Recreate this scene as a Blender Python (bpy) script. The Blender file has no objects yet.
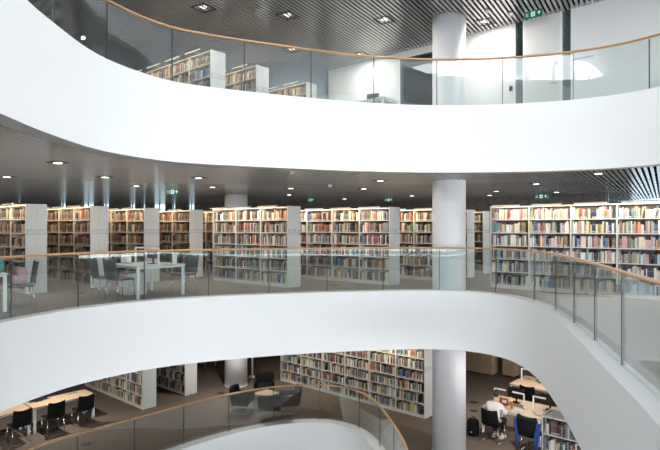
import bpy, bmesh, math, random
from mathutils import Vector, Matrix, Euler
S = bpy.context.scene
C = S.collection
PI = math.pi
R = math.radians

# ------------------------------------------------------------------ camera
cam_d = bpy.data.cameras.new('camera')
cam = bpy.data.objects.new('camera', cam_d); C.objects.link(cam)
cam_d.sensor_width = 36; cam_d.lens = 30; cam_d.shift_y = 3/660
cam.location = (0, 0, 1.6); cam.rotation_euler = (PI/2, 0, 0)
cam_d.clip_start = .05; cam_d.clip_end = 300
S.camera = cam

# ------------------------------------------------------------------ world, light, exposure
W = bpy.data.worlds.new('sky'); S.world = W; W.use_nodes = True
W.node_tree.nodes['Background'].inputs[0].default_value = (.92, .96, 1, 1)
W.node_tree.nodes['Background'].inputs[1].default_value = 3.6
S.view_settings.view_transform = 'Standard'; S.view_settings.look = 'None'
S.view_settings.gamma = 1; S.view_settings.exposure = 0.85
LAMP = 0.7        # power of the downlights
STRIP = 0.5       # power of the bookcase lights
S.cycles.max_bounces = 7; S.cycles.diffuse_bounces = 4; S.cycles.glossy_bounces = 4
S.cycles.transparent_max_bounces = 16; S.cycles.caustics_reflective = False; S.cycles.caustics_refractive = False
S.cycles.use_denoising = True
S.cycles.sample_clamp_indirect = 4

# storey heights: floor levels and the ceilings above them
F0, F1, F2, F3 = -8.5, -4.25, 0.0, 4.25
C1, C2, C3 = -1.44, 2.81, 7.06
U = Vector((-.749, .663, 0))     # the direction the shelving and the rear walls run
V = Vector((.663, .749, 0))
ROT = math.atan2(-.663, .749)

# ------------------------------------------------------------------ materials
def mat(name, col, rough=.6, metal=0, bump=0, scale=60, var=0, emit=0, spec=.5):
    m = bpy.data.materials.new(name); m.use_nodes = True
    nt = m.node_tree; b = nt.nodes['Principled BSDF']
    b.inputs['Base Color'].default_value = (*col, 1); b.inputs['Roughness'].default_value = rough
    b.inputs['Metallic'].default_value = metal; b.inputs['Specular IOR Level'].default_value = spec
    if emit:
        b.inputs['Emission Color'].default_value = (*col, 1); b.inputs['Emission Strength'].default_value = emit
    if bump or var:
        tc = nt.nodes.new('ShaderNodeTexCoord'); n = nt.nodes.new('ShaderNodeTexNoise')
        n.inputs['Scale'].default_value = scale; n.inputs['Detail'].default_value = 4
        nt.links.new(tc.outputs['Object'], n.inputs['Vector'])
        if bump:
            bp = nt.nodes.new('ShaderNodeBump'); bp.inputs['Strength'].default_value = bump; bp.inputs['Distance'].default_value = .01
            nt.links.new(n.outputs['Fac'], bp.inputs['Height']); nt.links.new(bp.outputs['Normal'], b.inputs['Normal'])
        if var:
            r = nt.nodes.new('ShaderNodeValToRGB')
            r.color_ramp.elements[0].position = .3; r.color_ramp.elements[1].position = .7
            r.color_ramp.elements[0].color = (*[c*(1-var) for c in col], 1)
            r.color_ramp.elements[1].color = (*[min(1, c*(1+var)) for c in col], 1)
            nt.links.new(n.outputs['Fac'], r.inputs['Fac']); nt.links.new(r.outputs['Color'], b.inputs['Base Color'])
    return m

def wood(name, c1, c2, rough=.4, scale=(1, 14, 14)):
    m = mat(name, c1, rough); nt = m.node_tree; b = nt.nodes['Principled BSDF']
    tc = nt.nodes.new('ShaderNodeTexCoord'); mp = nt.nodes.new('ShaderNodeMapping'); mp.inputs['Scale'].default_value = scale
    n = nt.nodes.new('ShaderNodeTexNoise'); n.inputs['Scale'].default_value = 3; n.inputs['Detail'].default_value = 5
    r = nt.nodes.new('ShaderNodeValToRGB'); r.color_ramp.elements[0].position = .35; r.color_ramp.elements[1].position = .65
    r.color_ramp.elements[0].color = (*c1, 1); r.color_ramp.elements[1].color = (*c2, 1)
    nt.links.new(tc.outputs['Object'], mp.inputs['Vector']); nt.links.new(mp.outputs[0], n.inputs['Vector'])
    nt.links.new(n.outputs['Fac'], r.inputs['Fac']); nt.links.new(r.outputs['Color'], b.inputs['Base Color'])
    return m

def glass(name, tint=(.925, .96, .955), ior=1.65, gl=1.0):
    m = bpy.data.materials.new(name); m.use_nodes = True; nt = m.node_tree
    for n in list(nt.nodes): nt.nodes.remove(n)
    o = nt.nodes.new('ShaderNodeOutputMaterial'); mx = nt.nodes.new('ShaderNodeMixShader')
    t = nt.nodes.new('ShaderNodeBsdfTransparent'); t.inputs[0].default_value = (*tint, 1)
    g = nt.nodes.new('ShaderNodeBsdfGlossy'); g.inputs['Roughness'].default_value = .0; g.inputs[0].default_value = (gl, gl, gl, 1)
    # Schlick reflectance, the same from both sides of the pane
    f0 = ((ior-1)/(ior+1))**2
    lw = nt.nodes.new('ShaderNodeLayerWeight'); lw.inputs['Blend'].default_value = .5
    p5 = nt.nodes.new('ShaderNodeMath'); p5.operation = 'POWER'; p5.inputs[1].default_value = 5
    ml = nt.nodes.new('ShaderNodeMath'); ml.operation = 'MULTIPLY_ADD'; ml.inputs[1].default_value = 1-f0; ml.inputs[2].default_value = f0
    nt.links.new(lw.outputs['Facing'], p5.inputs[0]); nt.links.new(p5.outputs[0], ml.inputs[0]); nt.links.new(ml.outputs[0], mx.inputs[0])
    nt.links.new(t.outputs[0], mx.inputs[1]); nt.links.new(g.outputs[0], mx.inputs[2])
    nt.links.new(mx.outputs[0], o.inputs[0])
    return m

M = {}
M['plaster'] = mat('white_plaster', (.90, .905, .91), .55, bump=.02, scale=30)
M['ledge'] = mat('white_ledge', (.88, .89, .90), .35)
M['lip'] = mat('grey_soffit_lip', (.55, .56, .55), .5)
M['carpet'] = mat('taupe_carpet', (.24, .215, .195), .95, bump=.5, scale=220, var=.12, spec=.1)
M['carpet_low'] = mat('brown_carpet', (.17, .135, .11), .95, bump=.5, scale=220, var=.14, spec=.1)
M['slat'] = mat('grey_metal_slat', (.60, .60, .605), .22, metal=.4)
M['void'] = mat('black_void', (.006, .006, .007), .9, spec=.1)
M['ceil_flat'] = mat('grey_soffit', (.35, .35, .35), .6)
M['rail'] = wood('oak_handrail', (.56, .31, .15), (.68, .42, .22), .35)
M['glass'] = glass('balustrade_glass')
M['winglass'] = glass('window_glass', (.46, .51, .53))
M['seal'] = mat('dark_seal', (.05, .055, .055), .5)
M['column'] = mat('pale_column_paint', (.78, .79, .82), .45)
M['concrete'] = mat('dark_concrete', (.13, .125, .12), .8, bump=.15, scale=6, var=.25)
M['wall'] = mat('white_wall', (.88, .88, .875), .6)
M['frame'] = mat('grey_window_frame', (.30, .31, .32), .4, metal=.5)
M['shelf'] = mat('cream_metal_shelf', (.62, .55, .45), .45)
M['shelf_white'] = mat('white_metal_shelf', (.66, .65, .62), .4)
M['gap_shade'] = mat('gap_shade_grey', (.16, .155, .15), .6)  # dark grey stands in for the shade in open shelf gaps
M['panel'] = mat('off_white_end_panel', (.60, .60, .58), .45)
M['paper'] = mat('grey_sign_paper', (.55, .56, .58), .6)
M['signframe'] = mat('sign_frame', (.32, .33, .35), .4)
M['white'] = mat('white_metal', (.80, .81, .82), .35)
M['desk_wood'] = wood('birch_desktop', (.55, .40, .26), (.64, .48, .32), .4)
M['desk_white'] = mat('white_desktop', (.72, .74, .75), .3)
M['black'] = mat('black_fabric', (.008, .009, .010), .85, bump=.3, scale=150, spec=.15)
M['slate'] = mat('slate_shell', (.055, .068, .08), .5)
M['chrome'] = mat('chrome', (.75, .76, .77), .18, metal=1)
M['screen'] = mat('black_screen', (.01, .01, .012), .25)
M['green'] = mat('exit_green', (.0, .13, .095), .4, emit=.12)
M['greenwhite'] = mat('exit_pictogram', (.70, .9, .82), .4, emit=.25)
M['lampface'] = mat('lamp_face', (1, .93, .84), .4, emit=1.6)
M['lampring'] = mat('lamp_frame', (.03, .03, .03), .4)
M['strip'] = mat('strip_light', (1, .86, .66), .4, emit=.4)
M['cabinet'] = wood('light_oak_cabinet', (.36, .24, .16), (.43, .30, .20), .5, (10, 1, 1))
M['skin'] = mat('skin', (.62, .36, .26), .5)
M['shirt'] = mat('white_shirt', (.80, .79, .78), .8)
M['trouser'] = mat('dark_trousers', (.015, .016, .02), .8)
M['hair'] = mat('dark_brown_hair', (.025, .016, .012), .7, bump=.6, scale=80)
M['sneaker'] = mat('white_sneaker', (.72, .72, .72), .5)
M['blue'] = mat('blue_jacket', (.012, .055, .30), .6, bump=.4, scale=25)
M['pink'] = mat('pink_bag', (.55, .33, .38), .7, bump=.3, scale=25)
M['outlet'] = mat('floor_box_metal', (.03, .03, .03), .5)
M['print'] = mat('print_red', (.45, .05, .06), .5)

vc = bpy.data.materials.new('book_cover'); vc.use_nodes = True
_a = vc.node_tree.nodes.new('ShaderNodeVertexColor'); _a.layer_name = 'Col'
_b = vc.node_tree.nodes['Principled BSDF']; _b.inputs['Roughness'].default_value = .5
vc.node_tree.links.new(_a.outputs[0], _b.inputs['Base Color'])
M['book'] = vc

# ------------------------------------------------------------------ helpers
def tag(o, label=None, cat=None, group=None, kind=None):
    if label: o['label'] = label
    if cat: o['category'] = cat
    if group: o['group'] = group
    if kind: o['kind'] = kind
    return o
def empty(name, loc, rz=0, label=None, cat=None, group=None):
    o = bpy.data.objects.new(name, None); C.objects.link(o); o.empty_display_size = .2
    o.location = loc; o.rotation_euler = (0, 0, rz)
    return tag(o, label, cat, group)
def link(name, me, m, parent=None, smooth=False):
    o = bpy.data.objects.new(name, me); C.objects.link(o)
    if m is not None and not me.materials: me.materials.append(m)
    if parent: o.parent = parent
    if smooth:
        for p in me.polygons: p.use_smooth = True
    return o
def obj(name, bm, m, parent=None, smooth=False, bevel=0):
    if bevel:
        bmesh.ops.bevel(bm, geom=list(bm.edges), offset=bevel, segments=2, affect='EDGES', profile=.5)
    bmesh.ops.recalc_face_normals(bm, faces=bm.faces)
    me = bpy.data.meshes.new(name); bm.to_mesh(me); bm.free()
    return link(name, me, m, parent, smooth)
def struct(name, bm, m, **k):
    return tag(obj(name, bm, m, **k), kind='structure')
def B(): return bmesh.new()
def box(bm, c, s, rz=0, mtx=None):
    r = bmesh.ops.create_cube(bm, size=1)
    T = Matrix.Translation(c) @ Matrix.Rotation(rz, 4, 'Z') @ Matrix.Diagonal((*s, 1))
    if mtx: T = mtx @ T
    bmesh.ops.transform(bm, matrix=T, verts=r['verts']); return r['verts']
def rbox(bm, c, s, bev, rot=None):
    b = B(); r = bmesh.ops.create_cube(b, size=1)
    bmesh.ops.transform(b, matrix=Matrix.Diagonal((*s, 1)), verts=b.verts)
    bmesh.ops.bevel(b, geom=list(b.edges), offset=bev, segments=3, affect='EDGES', profile=.5)
    T = Matrix.Translation(c)
    if rot: T = T @ Euler(rot).to_matrix().to_4x4()
    bmesh.ops.transform(b, matrix=T, verts=b.verts)
    me = bpy.data.meshes.new('t'); b.to_mesh(me); b.free(); bm.from_mesh(me); bpy.data.meshes.remove(me)
def tube(bm, pts, r, n=8, closed=False):
    pts = [Vector(p) for p in pts]; N = len(pts); rings = []
    for i, p in enumerate(pts):
        a = pts[i-1] if (i > 0 or closed) else p; b = pts[(i+1) % N] if (i < N-1 or closed) else p
        t = (b-a).normalized(); up = Vector((0, 0, 1)) if abs(t.z) < .95 else Vector((1, 0, 0))
        s = t.cross(up).normalized(); q = s.cross(t)
        rr = r[i] if isinstance(r, (list, tuple)) else r
        rings.append([bm.verts.new(p + (s*math.cos(2*PI*k/n) + q*math.sin(2*PI*k/n))*rr) for k in range(n)])
    for i in range(N if closed else N-1):
        a, b = rings[i], rings[(i+1) % N]
        for k in range(n): bm.faces.new((a[k], a[(k+1) % n], b[(k+1) % n], b[k]))
    if not closed:
        bm.faces.new(rings[0][::-1]); bm.faces.new(rings[-1])
def cyl(bm, c, r, h, n=32, r2=None):
    bmesh.ops.create_cone(bm, cap_ends=True, segments=n, radius1=r, radius2=r if r2 is None else r2, depth=h, matrix=Matrix.Translation(c))
def ball(bm, c, s, rot=(0, 0, 0), seg=14):
    bmesh.ops.create_uvsphere(bm, u_segments=seg, v_segments=max(6, seg*2//3), radius=1,
        matrix=Matrix.Translation(c) @ Euler(rot).to_matrix().to_4x4() @ Matrix.Diagonal((*s, 1)))
def copy_tree(o, parent=None):
    c = o.copy(); C.objects.link(c)
    if parent: c.parent = parent
    for ch in list(o.children): copy_tree(ch, c)
    return c

# ------------------------------------------------------------------ atrium curves
def spline(P, step=.25):
    n = len(P); out = []
    for i in range(n):
        p0, p1, p2, p3 = [Vector(P[(i+k-1) % n]) for k in range(4)]
        m = max(2, int((p2-p1).length/.08))
        for j in range(m):
            t = j/m
            out.append(.5*((2*p1)+(p2-p0)*t+(2*p0-5*p1+4*p2-p3)*t*t+(3*p1-p0-3*p2+p3)*t**3))
    return resample(out, step)
def resample(out, step, phase=0):
    n = len(out); L = [0]
    for i in range(n): L.append(L[-1]+(out[(i+1) % n]-out[i]).length)
    T = L[-1]; m = max(3, round(T/step)); res = []; j = 0
    for k in range(m):
        d = (phase + k*T/m) % T
        lo = 0
        while L[lo+1] < d: lo += 1
        t = (d-L[lo])/max(1e-9, L[lo+1]-L[lo])
        res.append(out[lo].lerp(out[(lo+1) % n], t))
    return res
def offset(P, d):
    n = len(P); A = sum(P[i].x*P[(i+1) % n].y-P[(i+1) % n].x*P[i].y for i in range(n)); s = 1 if A > 0 else -1
    out = []
    for i in range(n):
        t = (P[(i+1) % n]-P[i-1]).normalized()
        out.append(P[i]+Vector((t.y, -t.x))*d*s)
    return out
def inside(p, P):
    c = False; n = len(P)
    for i in range(n):
        a, b = P[i], P[(i+1) % n]
        if (a.y > p[1]) != (b.y > p[1]) and p[0] < (b.x-a.x)*(p[1]-a.y)/(b.y-a.y)+a.x: c = not c
    return c
mid = spline([(-5.2, 7.6), (-5.42, 9.0), (-5.2, 9.95), (-4.8, 10.8), (-3.88, 11.85), (-2.6, 12.6), (-.72, 13.27), (1.2, 13.68), (2.6, 13.8),
  (3.5, 13.5), (4.05, 12.85), (4.22, 12.0), (4.17, 11.0), (3.88, 9.4), (3.52, 7.85), (3.14, 6.38), (2.6, 4.33), (2.0, 2.6), (1.2, 1.3), (0, .8), (-1.6, 1.0), (-3.2, 2.4), (-4.4, 4.6), (-4.95, 6.3)])
top = spline([(-3.3, 4.0), (-3.48, 5.8), (-3.6, 7.0), (-3.56, 8.6), (-3.0, 9.88), (-2.18, 10.5), (-.5, 11.28), (.9, 11.78), (2.3, 12.0), (3.9, 11.87),
  (5.38, 11.32), (6.25, 10.4), (6.7, 9.0), (6.3, 7), (5.4, 4.8), (3.8, 3), (1.5, 1.9), (-1, 1.9), (-2.7, 2.8)])
low = offset(spline([(-6.46, 11.77), (-5.7, 12.81), (-4.5, 14.1), (-3.25, 15.4), (-1.8, 16.38), (-.35, 16.66), (.55, 16.3), (1.1, 15.45), (1.42, 14.0), (1.62, 11.8),
  (1.3, 9.5), (0, 7.5), (-2.5, 6.5), (-5, 7), (-6.6, 8.8), (-6.95, 10.4)]), -.2)
roof = spline([(7, 6), (6, 9.5), (3, 12.0), (-1, 12.2), (-4, 10.5), (-6, 7.5), (-6, 3), (-3.5, -1), (1, -2.2), (5.5, 0)])
XL, XR, YN, YF = -20, 15, -3, 29

def plate(name, hole, z, m):
    bm = B()
    o = [bm.verts.new((x, y, z)) for x, y in ((XL, YN), (XR, YN), (XR, YF), (XL, YF))]
    es = [bm.edges.new((o[i], o[(i+1) % 4])) for i in range(4)]
    if hole:
        h = [bm.verts.new((p.x, p.y, z)) for p in hole]
        es += [bm.edges.new((h[i], h[(i+1) % len(h)])) for i in range(len(h))]
    bmesh.ops.triangle_fill(bm, use_beauty=True, use_dissolve=False, edges=es)
    return bm
def ring(P, w, z0, z1):
    bm = B(); Q = offset(P, w); n = len(P)
    vs = [[bm.verts.new((p.x, p.y, z)) for p in X] for X, z in ((P, z0), (P, z1), (Q, z1), (Q, z0))]
    for k in range(4):
        a, b = vs[k], vs[(k+1) % 4]
        for i in range(n):
            f = bm.faces.new((a[i], a[(i+1) % n], b[(i+1) % n], b[i])); f.smooth = True
            f.material_index = k
    return bm
def fascia(name, P, zc, zf, lab):
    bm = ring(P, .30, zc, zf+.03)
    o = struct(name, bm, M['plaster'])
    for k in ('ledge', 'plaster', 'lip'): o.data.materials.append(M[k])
    for e in o.data.edges: pass
    # keep the corner between face, ledge and lip crisp
    bm = bmesh.new(); bm.from_mesh(o.data)
    for e in bm.edges:
        if len(e.link_faces) == 2 and e.link_faces[0].material_index != e.link_faces[1].material_index: e.smooth = False
    bm.to_mesh(o.data); bm.free()
    return o
fascia('wall_balcony_middle', mid, C1, F2, '')
fascia('wall_balcony_upper', top, C2, F3, '')
fascia('wall_balcony_lower', low, F1-1.4, F1, '')
fascia('wall_balcony_roof', roof, C3, C3+1.4, '')
struct('floor_middle', plate('f', offset(mid, .28), F2, 0), M['carpet'])
struct('floor_upper', plate('f', offset(top, .28), F3, 0), mat('grey_carpet', (.25, .25, .25), .95, bump=.5, scale=220, var=.1, spec=.1))
struct('floor_lower', plate('f', offset(low, .28), F1, 0), M['carpet_low'])
struct('floor_bounce', plate('f', None, F0, 0), M['carpet_low'])  # unseen plane added below for bounced light

# slatted ceilings: real blades hung under a black void, cut round the openings
A = Vector((.52, .854)); Bn = Vector((.854, -.52))
def slat_ceiling(name, hole, zc, pitch=.115, w=.062, h=.022, ymax=YF, ymin=YN):
    bm = B(); H = offset(hole, .27)
    k0 = -400
    for k in range(-450, 450):
        o = Bn*(k*pitch); ts = []
        lo, hi = -1e9, 1e9
        for ax, mn, mx in ((0, XL, XR), (1, ymin, ymax)):
            t1, t2 = (mn-o[ax])/A[ax], (mx-o[ax])/A[ax]; lo = max(lo, min(t1, t2)); hi = min(hi, max(t1, t2))
        if hi-lo < .3: continue
        n = len(H)
        for i in range(n):
            a, b = H[i], H[(i+1) % n]; da, db = (a-o).dot(Bn), (b-o).dot(Bn)
            if (da > 0) != (db > 0):
                p = a.lerp(b, da/(da-db)); ts.append((p-o).dot(A))
        ts = sorted([lo, hi]+[t for t in ts if lo < t < hi])
        for t0, t1 in zip(ts, ts[1:]):
            mdl = o+A*((t0+t1)/2)
            if t1-t0 < .02 or inside(mdl, H): continue
            v = []
            for t in (t0, t1):
                for s in (-.5, .5):
                    for z in (0, h):
                        p = o+A*t+Bn*(s*w); v.append(bm.verts.new((p.x, p.y, zc+.02+z)))
            for q in ((0, 2, 6, 4), (0, 4, 5, 1), (2, 3, 7, 6), (0, 1, 3, 2), (4, 6, 7, 5)):
                bm.faces.new([v[i] for i in q])
    o = struct(name, bm, M['slat'])
    v = struct(name.replace('ceiling', 'ceiling_void'), plate('v', offset(hole, .28), zc+.16, 0), M['void'])
    return o
slat_ceiling('ceiling_middle', top, C2)
slat_ceiling('ceiling_upper', roof, C3)
struct('ceiling_lower', plate('c', offset(mid, .28), C1+.03, 0), M['ceil_flat'])

# ------------------------------------------------------------------ glass balustrades
def balustrade(name, P, z, label, phase_pt, cut=None):
    t = empty(name, (0, 0, z), 0, label, 'balustrade')
    Q = offset(P, .22)
    # start the joints at phase_pt
    i0 = min(range(len(Q)), key=lambda i: (Q[i]-Vector(phase_pt)).length)
    Q = Q[i0:]+Q[:i0]
    J = resample(Q, 1.42); D = resample(Q, 1.42/8); nJ = len(J)
    per = len(D)/nJ
    fine = resample(Q, .2*1.0)
    for j in range(nJ):
        # panel j runs between joint j and j+1, following the curve
        L = len(Q); n = 7; pts = []
        tot = sum((Q[(i+1) % L]-Q[i]).length for i in range(L))
        for k in range(n+1):
            pts.append((j+.008+(k/n)*.984)*tot/nJ)
        pp = along(Q, pts)
        bm = B(); W_ = .018; vs = []
        for i, p in enumerate(pp):
            a = pp[max(0, i-1)]; b = pp[min(n, i+1)]; d = (b-a).normalized(); nn = Vector((d.y, -d.x))*W_/2
            vs.append([bm.verts.new((q.x, q.y, zz)) for q, zz in ((p+nn, .03), (p-nn, .03), (p-nn, 1.06), (p+nn, 1.06))])
        for a, b in zip(vs, vs[1:]):
            for k in range(4):
                f = bm.faces.new((a[k], a[(k+1) % 4], b[(k+1) % 4], b[k])); f.smooth = k in (1, 3)
        bm.faces.new(vs[0][::-1]); bm.faces.new(vs[-1])
        for e in bm.edges:
            if len({f.smooth for f in e.link_faces}) > 1: e.smooth = False
        g = obj('glass_panel', bm, M['glass'], t)
        p = J[j]; q = J[(j+1) % nJ]; d = (Q_dir(Q, j*tot/nJ))
        bm = B(); box(bm, (p.x, p.y, .545), (.014, .026, 1.03), math.atan2(d.y, d.x)); obj('joint_seal', bm, M['seal'], t)
    bm = B(); n = len(fine); rings = []
    for i, p in enumerate(fine):
        d = (fine[(i+1) % n]-fine[i-1]).normalized(); nn = Vector((d.y, -d.x, 0))
        rings.append([bm.verts.new(Vector((p.x, p.y, 1.095)) + nn*math.cos(a)*.034 + Vector((0, 0, 1))*math.sin(a)*.024) for a in [2*PI*k/10 for k in range(10)]])
    for i in range(n):
        a, b = rings[i], rings[(i+1) % n]
        for k in range(10):
            f = bm.faces.new((a[k], a[(k+1) % 10], b[(k+1) % 10], b[k])); f.smooth = True
    obj('handrail', bm, M['rail'], t)
    return t
def along(Q, ds):
    L = len(Q); acc = [0]
    for i in range(L): acc.append(acc[-1]+(Q[(i+1) % L]-Q[i]).length)
    out = []
    for d in ds:
        d = d % acc[-1]; lo = 0
        while acc[lo+1] < d: lo += 1
        out.append(Q[lo].lerp(Q[(lo+1) % L], (d-acc[lo])/max(1e-9, acc[lo+1]-acc[lo])))
    return out
def Q_dir(Q, d):
    a, b = along(Q, [d-.05, d+.05]); return (b-a).normalized()
balustrade('glass_balustrade', mid, F2, 'clear glass balustrade with oak handrail round the middle balcony', (4.4, 10.48))
balustrade('glass_balustrade', top, F3, 'clear glass balustrade with oak handrail round the upper balcony', (-3.65, 8.9))
balustrade('glass_balustrade', low, F1, 'clear glass balustrade with oak handrail round the lowest balcony', (-1.8, 16.38))

# ------------------------------------------------------------------ columns
def column(x, y, r, z0, z1, label):
    bm = B(); cyl(bm, (0, 0, (z1-z0)/2), r, z1-z0, 64)
    t = empty('round_column', (x, y, z0), 0, label, 'column')
    o = obj('shaft', bm, M['column'], t)
    for p in o.data.polygons: p.use_smooth = abs(p.normal.z) < .5
    bm = B(); cyl(bm, (0, 0, .03), r+.012, .06, 64); obj('skirting', bm, M['white'], t)
    return t
G = 'round columns carrying the floors'
column(3.12, 14.42, .43, F1, C3+.1, 'tall round white column in front, standing just behind the middle balcony rail')
column(-3.5, 20.5, .42, F1, C1+.1, 'round white column behind the dark armchairs on the lowest floor')
column(-3.5, 20.5, .42, F2, C2+.1, 'round white column rising behind the bookcase left of centre, middle floor')

# ------------------------------------------------------------------ walls
P0 = Vector((3.84, 15.71, 0))
def wl(P, t0, t1, z0, z1, th=.15, name=None, m=None, bm=None):
    own = bm is None
    if own: bm = B()
    c = P - U*((t0+t1)/2) + V*(th/2)
    box(bm, (c.x, c.y, (z0+z1)/2), (t1-t0, th, z1-z0), ROT)
    if own: return struct(name, bm, m)
# upper floor: white wall with a door between two glazed slots
bm = B()
for a, b in ((-5.2, -2.2), (-.9, 1.5), (1.7, 1.75), (2.65, 2.72), (2.92, 9.5)): wl(P0, a, b, F3, C3+.1, bm=bm)
struct('wall_upper', bm, M['wall'])
wl(P0, -2.2, -.9, C3-.2, C3+.1, name='trim_1', m=M['wall'])
wl(P0, -2.2, -.9, F3, C3-.2, th=.02, name='window_1', m=M['winglass'])
for i, (a, b) in enumerate(((1.5, 1.7), (2.72, 2.92))):
    wl(P0, a, b, F3, C3+.1, th=.03, name='window_%d' % (i+2), m=glass('slot_glass%d' % i, (.35, .48, .46), 2.3))
d = wl(P0, 1.75, 2.65, F3+.01, C3+.1, th=.08, name='door_1', m=mat('white_door', (.78, .79, .76), .45))
def on_wall(P, t, z, out=.0): 
    p = P - U*t - V*out; return (p.x, p.y, z)
def wthing(name, t, z, s, m, label, cat, bev=.006):
    bm = B(); rbox(bm, (0, 0, 0), s, bev)
    o = obj(name, bm, m); o.location = on_wall(P0, t, z, s[1]/2+.001); o.rotation_euler = (0, 0, ROT)
    return tag(o, label, cat)
h = empty('door_handle', on_wall(P0, 2.55, F3+1.05, 0), ROT); h.parent = d; h.matrix_parent_inverse = d.matrix_world.inverted()
bm = B(); tube(bm, [(0, 0, 0), (0, -.055, 0), (-.13, -.055, 0)], .011); obj('lever', bm, M['chrome'], h)
bm = B(); tube(bm, [(0, 0, 0), (0, -.012, 0)], .028, 14); obj('rose', bm, M['chrome'], h)
wthing('door_notice', 2.25, F3+1.45, (.2, .006, .16), M['paper'], 'small grey notice on the white door of the upper floor', 'notice', .002)
wthing('door_sign', 2.56, F3+1.55, (.09, .006, .09), mat('blue_sign', (.10, .22, .36), .5), 'small blue square sign at the edge of the white door', 'sign', .002)
wthing('card_reader', 1.38, F3+1.1, (.09, .03, .13), M['screen'], 'black card reader on the white wall left of the door', 'card reader')
wthing('wall_plate', 3.2, F3+1.55, (.5, .012, .05), M['paper'], 'thin horizontal plate on the white wall right of the door', 'wall plate', .003)
# middle and lower floors: rough dark concrete wall, then a glazed screen
PC = Vector((5.6, 23.35, 0))
for nm, z0, z1 in (('wall_back_middle', F2, C2+.15), ('wall_back_lower', F1, C1+.03)):
    wl(PC, -5.2, 5.68, z0, z1, th=.2, name=nm, m=M['concrete'])
wl(PC, 5.68, 11, F2, C2+.1, th=.03, name='window_4', m=M['winglass'])
wl(PC, 5.64, 5.72, F2, C2+.1, th=.1, name='trim_2', m=M['frame'])
wl(PC, 5.68, 11, F1, C1+.03, th=.2, name='wall_glazed_side_lower', m=M['concrete'])
# far facade behind the shelving: windows between dark piers
def facade(z0, z1, nm, k, wins, y=27.5):
    bm = B(); x = XL
    for a, b in wins:
        box(bm, ((x+a)/2, y, (z0+z1)/2), (a-x, .3, z1-z0)); x = b
    box(bm, ((x+XR)/2, y, (z0+z1)/2), (XR-x, .3, z1-z0))
    for a, b in wins:
        box(bm, ((a+b)/2, y, z0+.3), (b-a, .3, .6))
    struct('wall_far_'+nm, bm, M['concrete'])
    for a, b in wins:
        w = struct('window_%d' % k, (lambda q: (box(q, ((a+b)/2, y, (z0+z1)/2), (b-a, .02, z1-z0)), q)[1])(B()), M['winglass']); k += 1
        q = B(); box(q, ((a+b)/2, y-.05, z0+1.6), (b-a, .06, .06)); box(q, ((a+b)/2, y-.05, (z0+z1)/2), (.05, .06, z1-z0))
        f = obj('window_frame', q, M['frame'], w)
WN = [(-16.55, -16.40), (-15.65, -15.40), (-13.50, -13.15), (-12.35, -11.75), (-11.35, -11.00), (-10.00, -9.70), (-9.40, -9.20), (-8.80, -8.20), (-7.90, -7.70), (-7.05, -6.75)]
facade(F2, C2+.15, 'middle', 10, WN)
facade(F3, C3+.15, 'upper', 20, [(-19, -16.2), (-15.8, -13), (-12.6, -9.8), (-9.4, -6.6), (-6.2, -3.4), (-3, -.2)])
for nm, z0, z1 in (('lower', F1, C1+.03),):
    bm = B(); box(bm, ((XL+XR)/2, 27.5, (z0+z1)/2), (XR-XL, .3, z1-z0)); struct('wall_far_lower', bm, M['concrete'])
# rear daylight facade behind the viewer: tall panes between white mullions
bm = B(); x = XL
while x < XR:
    box(bm, (x, -4.5, 2.8), (.22, .3, 14.0)); x += 1.75
for z in (-4.1, .1, 4.3, 8.5): box(bm, ((XL+XR)/2, -4.5, z), (XR-XL, .28, .22))
struct('trim_3', bm, M['wall'])
struct('ceiling_sky_blocker', plate('roof', [Vector((2.6+1.7*math.cos(a), 6+1.7*math.sin(a))) for a in [2*PI*k/40 for k in range(40)]], 9.9, 0), M['wall'])  # unseen roof added to cut overhead sky; its round hole brightens the ledges
bm = B(); box(bm, (XL, (YN+YF)/2, (F0+C3)/2), (.3, YF-YN, C3-F0)); struct('wall_left', bm, M['wall'])

# ------------------------------------------------------------------ books
PAL = {
 'pastel': [('cream', (.66, .60, .48), 6), ('white', (.68, .68, .66), 5), ('pink', (.50, .30, .33), 3), ('pale blue', (.32, .42, .50), 3), ('blue', (.08, .16, .32), 2), ('navy', (.03, .045, .11), 1.6),
            ('maroon', (.24, .06, .07), 2), ('teal', (.10, .26, .28), 1.6), ('grey', (.32, .32, .31), 6), ('orange', (.55, .26, .13), .7), ('lilac', (.32, .26, .38), 1.5), ('green', (.14, .22, .14), 1), ('brown', (.22, .15, .11), 4), ('yellow', (.60, .52, .20), .6), ('black', (.03, .03, .035), 1.5)],
 'mixed': [('cream', (.58, .50, .39), 5), ('white', (.66, .64, .60), 3), ('red', (.30, .07, .06), 1.4), ('brown', (.20, .13, .09), 6), ('black', (.02, .02, .025), 5), ('navy', (.035, .05, .10), 2.5), ('grey', (.24, .25, .25), 6),
           ('teal', (.07, .18, .20), 1.3), ('blue', (.07, .14, .27), 1.2), ('green', (.08, .14, .09), 1.5), ('orange', (.5, .24, .11), .9), ('maroon', (.18, .05, .05), 2), ('yellow', (.55, .45, .14), .35)],
 'dark': [('brown', (.15, .085, .055), 6), ('maroon', (.15, .04, .035), 3), ('black', (.02, .02, .02), 4), ('tan', (.40, .28, .18), 4), ('cream', (.52, .44, .33), 2.5), ('navy', (.03, .04, .07), 2), ('green', (.05, .09, .06), 1.5), ('grey', (.2, .19, .18), 3), ('red', (.26, .06, .05), .7)],
}
TONE = {'pastel': 1.05, 'mixed': 1.05, 'dark': .75}
rnd = random.Random(7)
stuff = B(); sl = stuff.loops.layers.float_color.new('Col')
candidates = []
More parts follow.
